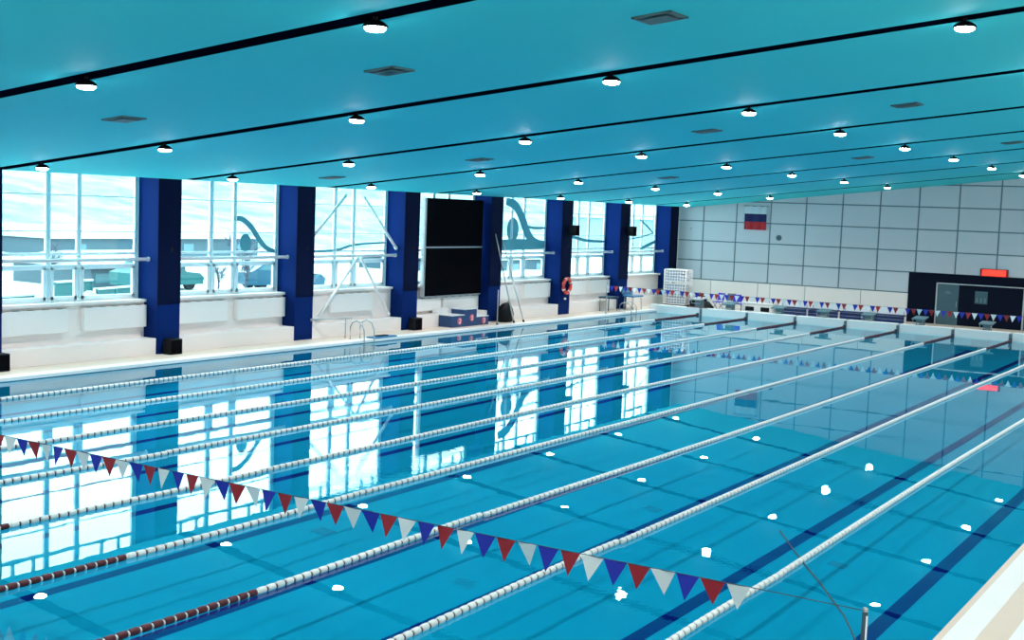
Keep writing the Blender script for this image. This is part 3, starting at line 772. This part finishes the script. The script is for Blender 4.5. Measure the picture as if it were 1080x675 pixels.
# ------------------------------------------------------------------ window stickers
SX = [-2.405]
def ribbon(name, lb, pts, w0, w1, x=None, mt='sticker'):
    SX[0] += 0.006; x = SX[0]
    m = MB(); k = len(pts); L_, R_ = [], []
    for i, (y, z) in enumerate(pts):
        a, c = pts[max(i - 1, 0)], pts[min(i + 1, k - 1)]
        d = Vector((c[0] - a[0], c[1] - a[1])).normalized(); n = Vector((-d.y, d.x))
        s = math.sin(PI * (0.12 + 0.8 * i / (k - 1))) ** 0.7; w_ = w0 + (w1 - w0) * s
        L_.append((x, y + n.x * w_, z + n.y * w_)); R_.append((x, y - n.x * w_, z - n.y * w_))
    for i in range(k - 1):
        q = [m.bm.verts.new(v) for v in (L_[i], L_[i+1], R_[i+1], R_[i])]
        m._f(q)
    bmesh.ops.remove_doubles(m.bm, verts=m.bm.verts, dist=1e-4)
    return tag(m.obj(name, mt), lb, 'window sticker')
def smooth(pts, n=6):
    out = []
    P = [pts[0]] + list(pts) + [pts[-1]]
    for i in range(1, len(P) - 2):
        for j in range(n):
            t = j / n; a, b_, c, d = P[i-1], P[i], P[i+1], P[i+2]
            out.append(tuple(0.5 * ((2*b_[q]) + (-a[q]+c[q])*t + (2*a[q]-5*b_[q]+4*c[q]-d[q])*t*t + (-a[q]+3*b_[q]-3*c[q]+d[q])*t**3) for q in (0, 1)))
    out.append(pts[-1]); return out
def disc(name, lb, y, z, ry, rz, x=-2.40):
    m = MB(); m.poly([(x, y + ry * math.cos(a * PI / 16), z + rz * math.sin(a * PI / 16)) for a in range(32)], (0.004, 0, 0))
    return tag(m.obj(name, 'sticker'), lb, 'window sticker')
ribbon('wave_sticker', 'teal curved wave sticker on the second full window', smooth([(21.95, 4.34), (22.35, 4.33), (22.8, 4.05), (23.15, 3.67), (23.55, 3.34), (24.08, 3.20)]), 0.02, 0.11)
disc('ball_sticker', 'teal oval ball sticker beside the wave sticker', 22.52, 3.53, 0.27, 0.30)
ribbon('wave_sticker', 'thin teal wavy line sticker across the braced window', smooth([(25.1, 3.22), (26.06, 3.2), (27.28, 3.24), (28.38, 3.44), (30.25, 3.52)]), 0.02, 0.05)
ribbon('wave_sticker', 'broad teal arc sticker on the window behind the leaning poles', smooth([(38.9, 5.38), (39.7, 5.2), (40.3, 4.64), (40.78, 3.99), (41.4, 3.55), (42.4, 3.40)]), 0.05, 0.26)
disc('ball_sticker', 'teal oval ball sticker under the broad arc sticker', 39.55, 4.1, 0.50, 0.55)
ribbon('wave_sticker', 'teal wave band along the bottom of the broad arc sticker', smooth([(37.6, 3.35), (39.0, 3.40), (40.5, 3.42), (42.4, 3.42)]), 0.10, 0.26)
ribbon('wave_sticker', 'teal thin line sticker right of the broad arc', smooth([(40.3, 4.32), (41.3, 4.2), (42.4, 4.2)]), 0.03, 0.06)
ribbon('wave_sticker', 'teal wavy line sticker on the window right of the lifebuoy column', smooth([(43.7, 3.9), (45.3, 3.75), (46.5, 3.60), (48.4, 3.55)]), 0.03, 0.08)
ribbon('wave_sticker', 'slanted dark teal bar sticker on the last window', [(52.5, 3.15), (53.4, 3.35), (54.35, 3.56)], 0.06, 0.10)
ribbon('wave_sticker', 'thin slanted line sticker high on the last window', [(52.3, 4.75), (53.2, 4.4), (54.0, 4.02)], 0.03, 0.06)
ribbon('wave_sticker', 'pale long line sticker low on the last window', [(50.8, 3.65), (52.5, 3.8), (54.0, 4.02)], 0.02, 0.035)

# ------------------------------------------------------------------ outdoors
b = MB()
nx, ny = 40, 50
vv = {}
def gz(x, y):
    d = -x - 2.7
    z = 0.55 - 0.004 * d if d < 45 else 0.37 + 0.17 * (d - 45) + 1.2 * math.sin(y * .05) * min(1, (d - 45) / 20)
    return z + (0.10 * math.sin(x * .7) * math.cos(y * .5) if d > 3 else 0)
for i in range(nx + 1):
    for j in range(ny + 1):
        x = -2.7 - (i / nx) ** 1.6 * 170; y = -20 + 300 * j / ny
        vv[i, j] = b.bm.verts.new((x, y, gz(x, y)))
for i in range(nx):
    for j in range(ny):
        b.mi = 1 if i > 17 else 0
        b._f([vv[i, j], vv[i+1, j], vv[i+1, j+1], vv[i, j+1]]).smooth = True
struct(b.obj('snowy_ground', ['snow', 'hill']))

def fence(lb, x0, y0, x1, y1, h, z0=0.45):
    t = thing('teal_fence', lb, 'fence', (x0, y0, z0)); d = Vector((x1 - x0, y1 - y0, 0)); L_ = d.length
    t.rotation_euler = (0, 0, math.atan2(d.y, d.x))
    MB().box((0, -0.03, 0), (L_, 0.03, h), 0.01).obj('fence_panel', 'teal', t)
    n = max(2, int(L_ / 1.5))
    for k in range(n + 1): MB().box((k * L_ / n - 0.05, -0.06, 0), (k * L_ / n + 0.05, 0.06, h + 0.05), 0.01).obj('fence_post', 'teal', t)
    MB().box((-0.05, -0.09, h), (L_ + 0.05, 0.09, h + 0.09), 0.03).obj('snow_cap', 'snow', t)
fence('low teal board fence at the left of the leftmost window view', -13.5, 20.0, -14.0, 22.6, 0.55, 0.35)
fence('tall teal board fence outside the middle of the leftmost window', -13.5, 23.3, -14.0, 25.4, 0.95, 0.45)
fence('teal board fence outside the right of the leftmost window', -13.6, 25.4, -14.3, 27.8, 0.60, 0.45)
fence('teal board fence seen low through the left of the braced window', -10.5, 31.5, -12.5, 37.0, 0.5, 0.45)
def house(lb, x0, y0, x1, y1, z0, h, rh, mt='extblue', wins=4):
    t = thing('outbuilding', lb, 'building', ((x0 + x1) / 2, (y0 + y1) / 2, z0))
    a, c = abs(x1 - x0) / 2, abs(y1 - y0) / 2
    MB().box((-a, -c, 0), (a, c, h)).obj('walls', mt, t)
    m = MB(); m.poly([(-a - .3, -c - .3, h), (a + .3, -c - .3, h), (0, -c - .3, h + rh)], (0, 2 * c + .6, 0)); m.obj('snowy_roof', 'snow', t)
    for k in range(wins):
        y = -c + (k + .5) * 2 * c / wins
        MB().box((a - .02, y - .5, h * .35), (a + .04, y + .5, h * .75)).obj('window_pane', 'extwin', t)
house('low blue-grey shed with a snowy roof outside the leftmost window', -27, 31, -21, 37, 0.3, 1.15, 0.7)
house('long pale building with a blue wall far outside the leftmost window', -56, 46, -44, 66, 0.3, 1.6, 0.8)
house('pale blue building outside the braced window', -30, 62, -22, 76, 0.0, 1.3, 0.8)
house('pale two-storey building outside the window behind the leaning poles', -46, 118, -30, 146, 0.0, 4.5, 1.5, 'extgrey', 6)
house('pale building with big panes outside the window right of the lifebuoy', -24, 110, -14, 128, 0.0, 3.6, 1.0, 'extgrey', 5)
# parked cars
def car(lb, x, y, rz, mt):
    t = thing('parked_car', lb, 'car', (x, y, gz(x, y)), rz)
    prof = [(-2.1, .25), (2.1, .25), (2.15, .6), (1.9, .8), (1.1, .88), (.5, 1.35), (-1.1, 1.38), (-1.8, .95), (-2.15, .85)]
    MB().poly([(px, -.85, pz) for px, pz in prof], (0, 1.7, 0)).obj('car_body', mt, t)
    MB().poly([(-1.55, -.87, 1.0), (.75, -.87, 1.0), (.4, -.87, 1.28), (-1.1, -.87, 1.3)], (0, 1.74, 0)).obj('side_windows', 'extwin', t)
    MB().box((-1.2, -.75, 1.37), (.5, .75, 1.5), 0.05).obj('roof_snow', 'snow', t)
    for px in (-1.35, 1.35):
        for py in (-.8, .62): MB().lathe((px, py, .3), [(.32, 0), (.32, .2)], 'y', 14).obj('wheel', 'black', t)
car('blue-grey parked car in the snow, right half of the ball-and-wave window', -15.2, 37.9, 1.2, 'carblue')
car('turquoise parked car low in the left of the ball-and-wave window', -18.6, 33.0, 1.5, 'teal')
# bare trees
def tree(lb, x, y, h, seed, z0=0.3):
    r = random.Random(seed); t = thing('bare_tree', lb, 'tree', (x, y, gz(x, y) - 0.03))
    tr = MB(); br = MB()
    def grow(m, p, d, L_, R_, lv):
        q = p + d * L_; m.tube([p, p + d * L_ * .5 + Vector((r.uniform(-.05, .05), r.uniform(-.05, .05), 0)) * L_, q], [R_, max(R_ * .8, .006), max(R_ * .6, .005)], 5)
        if lv == 0: return
        for k in range(4 if lv > 1 else 5):
            nd = (d + Vector((r.uniform(-.9, .9), r.uniform(-.9, .9), r.uniform(-.2, .7)))).normalized()
            grow(br, p + d * L_ * r.uniform(.4, 1), nd, L_ * r.uniform(.5, .75), R_ * .5, lv - 1)
    grow(tr, Vector((0, 0, 0)), Vector((0, 0, 1)), h * .42, h * .035, 4)
    tr.obj('trunk', 'twig', t); br.obj('branches', 'twig', t)
for i, (x, y, h, lb) in enumerate(((-22, 29.5, 2.6, 'grey bare tree outside the left part of the leftmost window'), (-13.5, 29.3, 2.3, 'bare bush outside the left of the ball-and-wave window'), (-14.5, 34.9, 2.6, 'dense bare tree outside the right of the ball-and-wave window'),
     (-24.0, 44.5, 3.6, 'tall bare tree behind the parked cars outside the ball-and-wave window'), (-13.0, 31.6, 2.0, 'small bare tree outside the centre of the ball-and-wave window'))):
    tree(lb, x, y, h, i + 5)
m = MB(); m.lathe((-3.3, 16.75, 0.4), [(0.6, 0.0), (0.5, 0.9), (0.30, 1.45), (0.08, 1.60)], 'z', 14)
tag(m.obj('snow_heap', 'snow'), 'heap of snow outside, its tip just above the sill of the leftmost window', 'snow')

# ------------------------------------------------------------------ world, camera
wd = bpy.data.worlds.new('World'); S.world = wd; wd.use_nodes = True
bg = wd.node_tree.nodes['Background']; bg.inputs[0].default_value = (0.86, 0.97, 1.0, 1); bg.inputs[1].default_value = 3.3

f_px, pit, yaw, rol = 1310.1, 0.0876, 0.5667, 0.0377
cy, sy_, cp, sp = math.cos(yaw), math.sin(yaw), math.cos(pit), math.sin(pit)
F = Vector((-sy_ * cp, cy * cp, -sp)); R = Vector((cy, sy_, 0)); U = R.cross(F)
R2 = math.cos(rol) * R + math.sin(rol) * U; U2 = -math.sin(rol) * R + math.cos(rol) * U
cam = bpy.data.cameras.new('camera'); co = bpy.data.objects.new('camera', cam); COL.objects.link(co)
mw = Matrix((R2, U2, -F)).transposed().to_4x4(); mw.translation = Vector((28.3794, -8.589, 4.9592)); co.matrix_world = mw
cam.sensor_width = 36; cam.lens = f_px / 1080 * 36; cam.clip_end = 600
S.camera = co
S.view_settings.view_transform = 'Standard'; S.view_settings.look = 'None'; S.view_settings.gamma = 1; S.view_settings.exposure = 1.26
S.view_settings.use_curve_mapping = False
S.cycles.use_denoising = True
S.cycles.max_bounces = 10; S.cycles.diffuse_bounces = 5; S.cycles.glossy_bounces = 4; S.cycles.transparent_max_bounces = 12
S.cycles.sample_clamp_indirect = 8
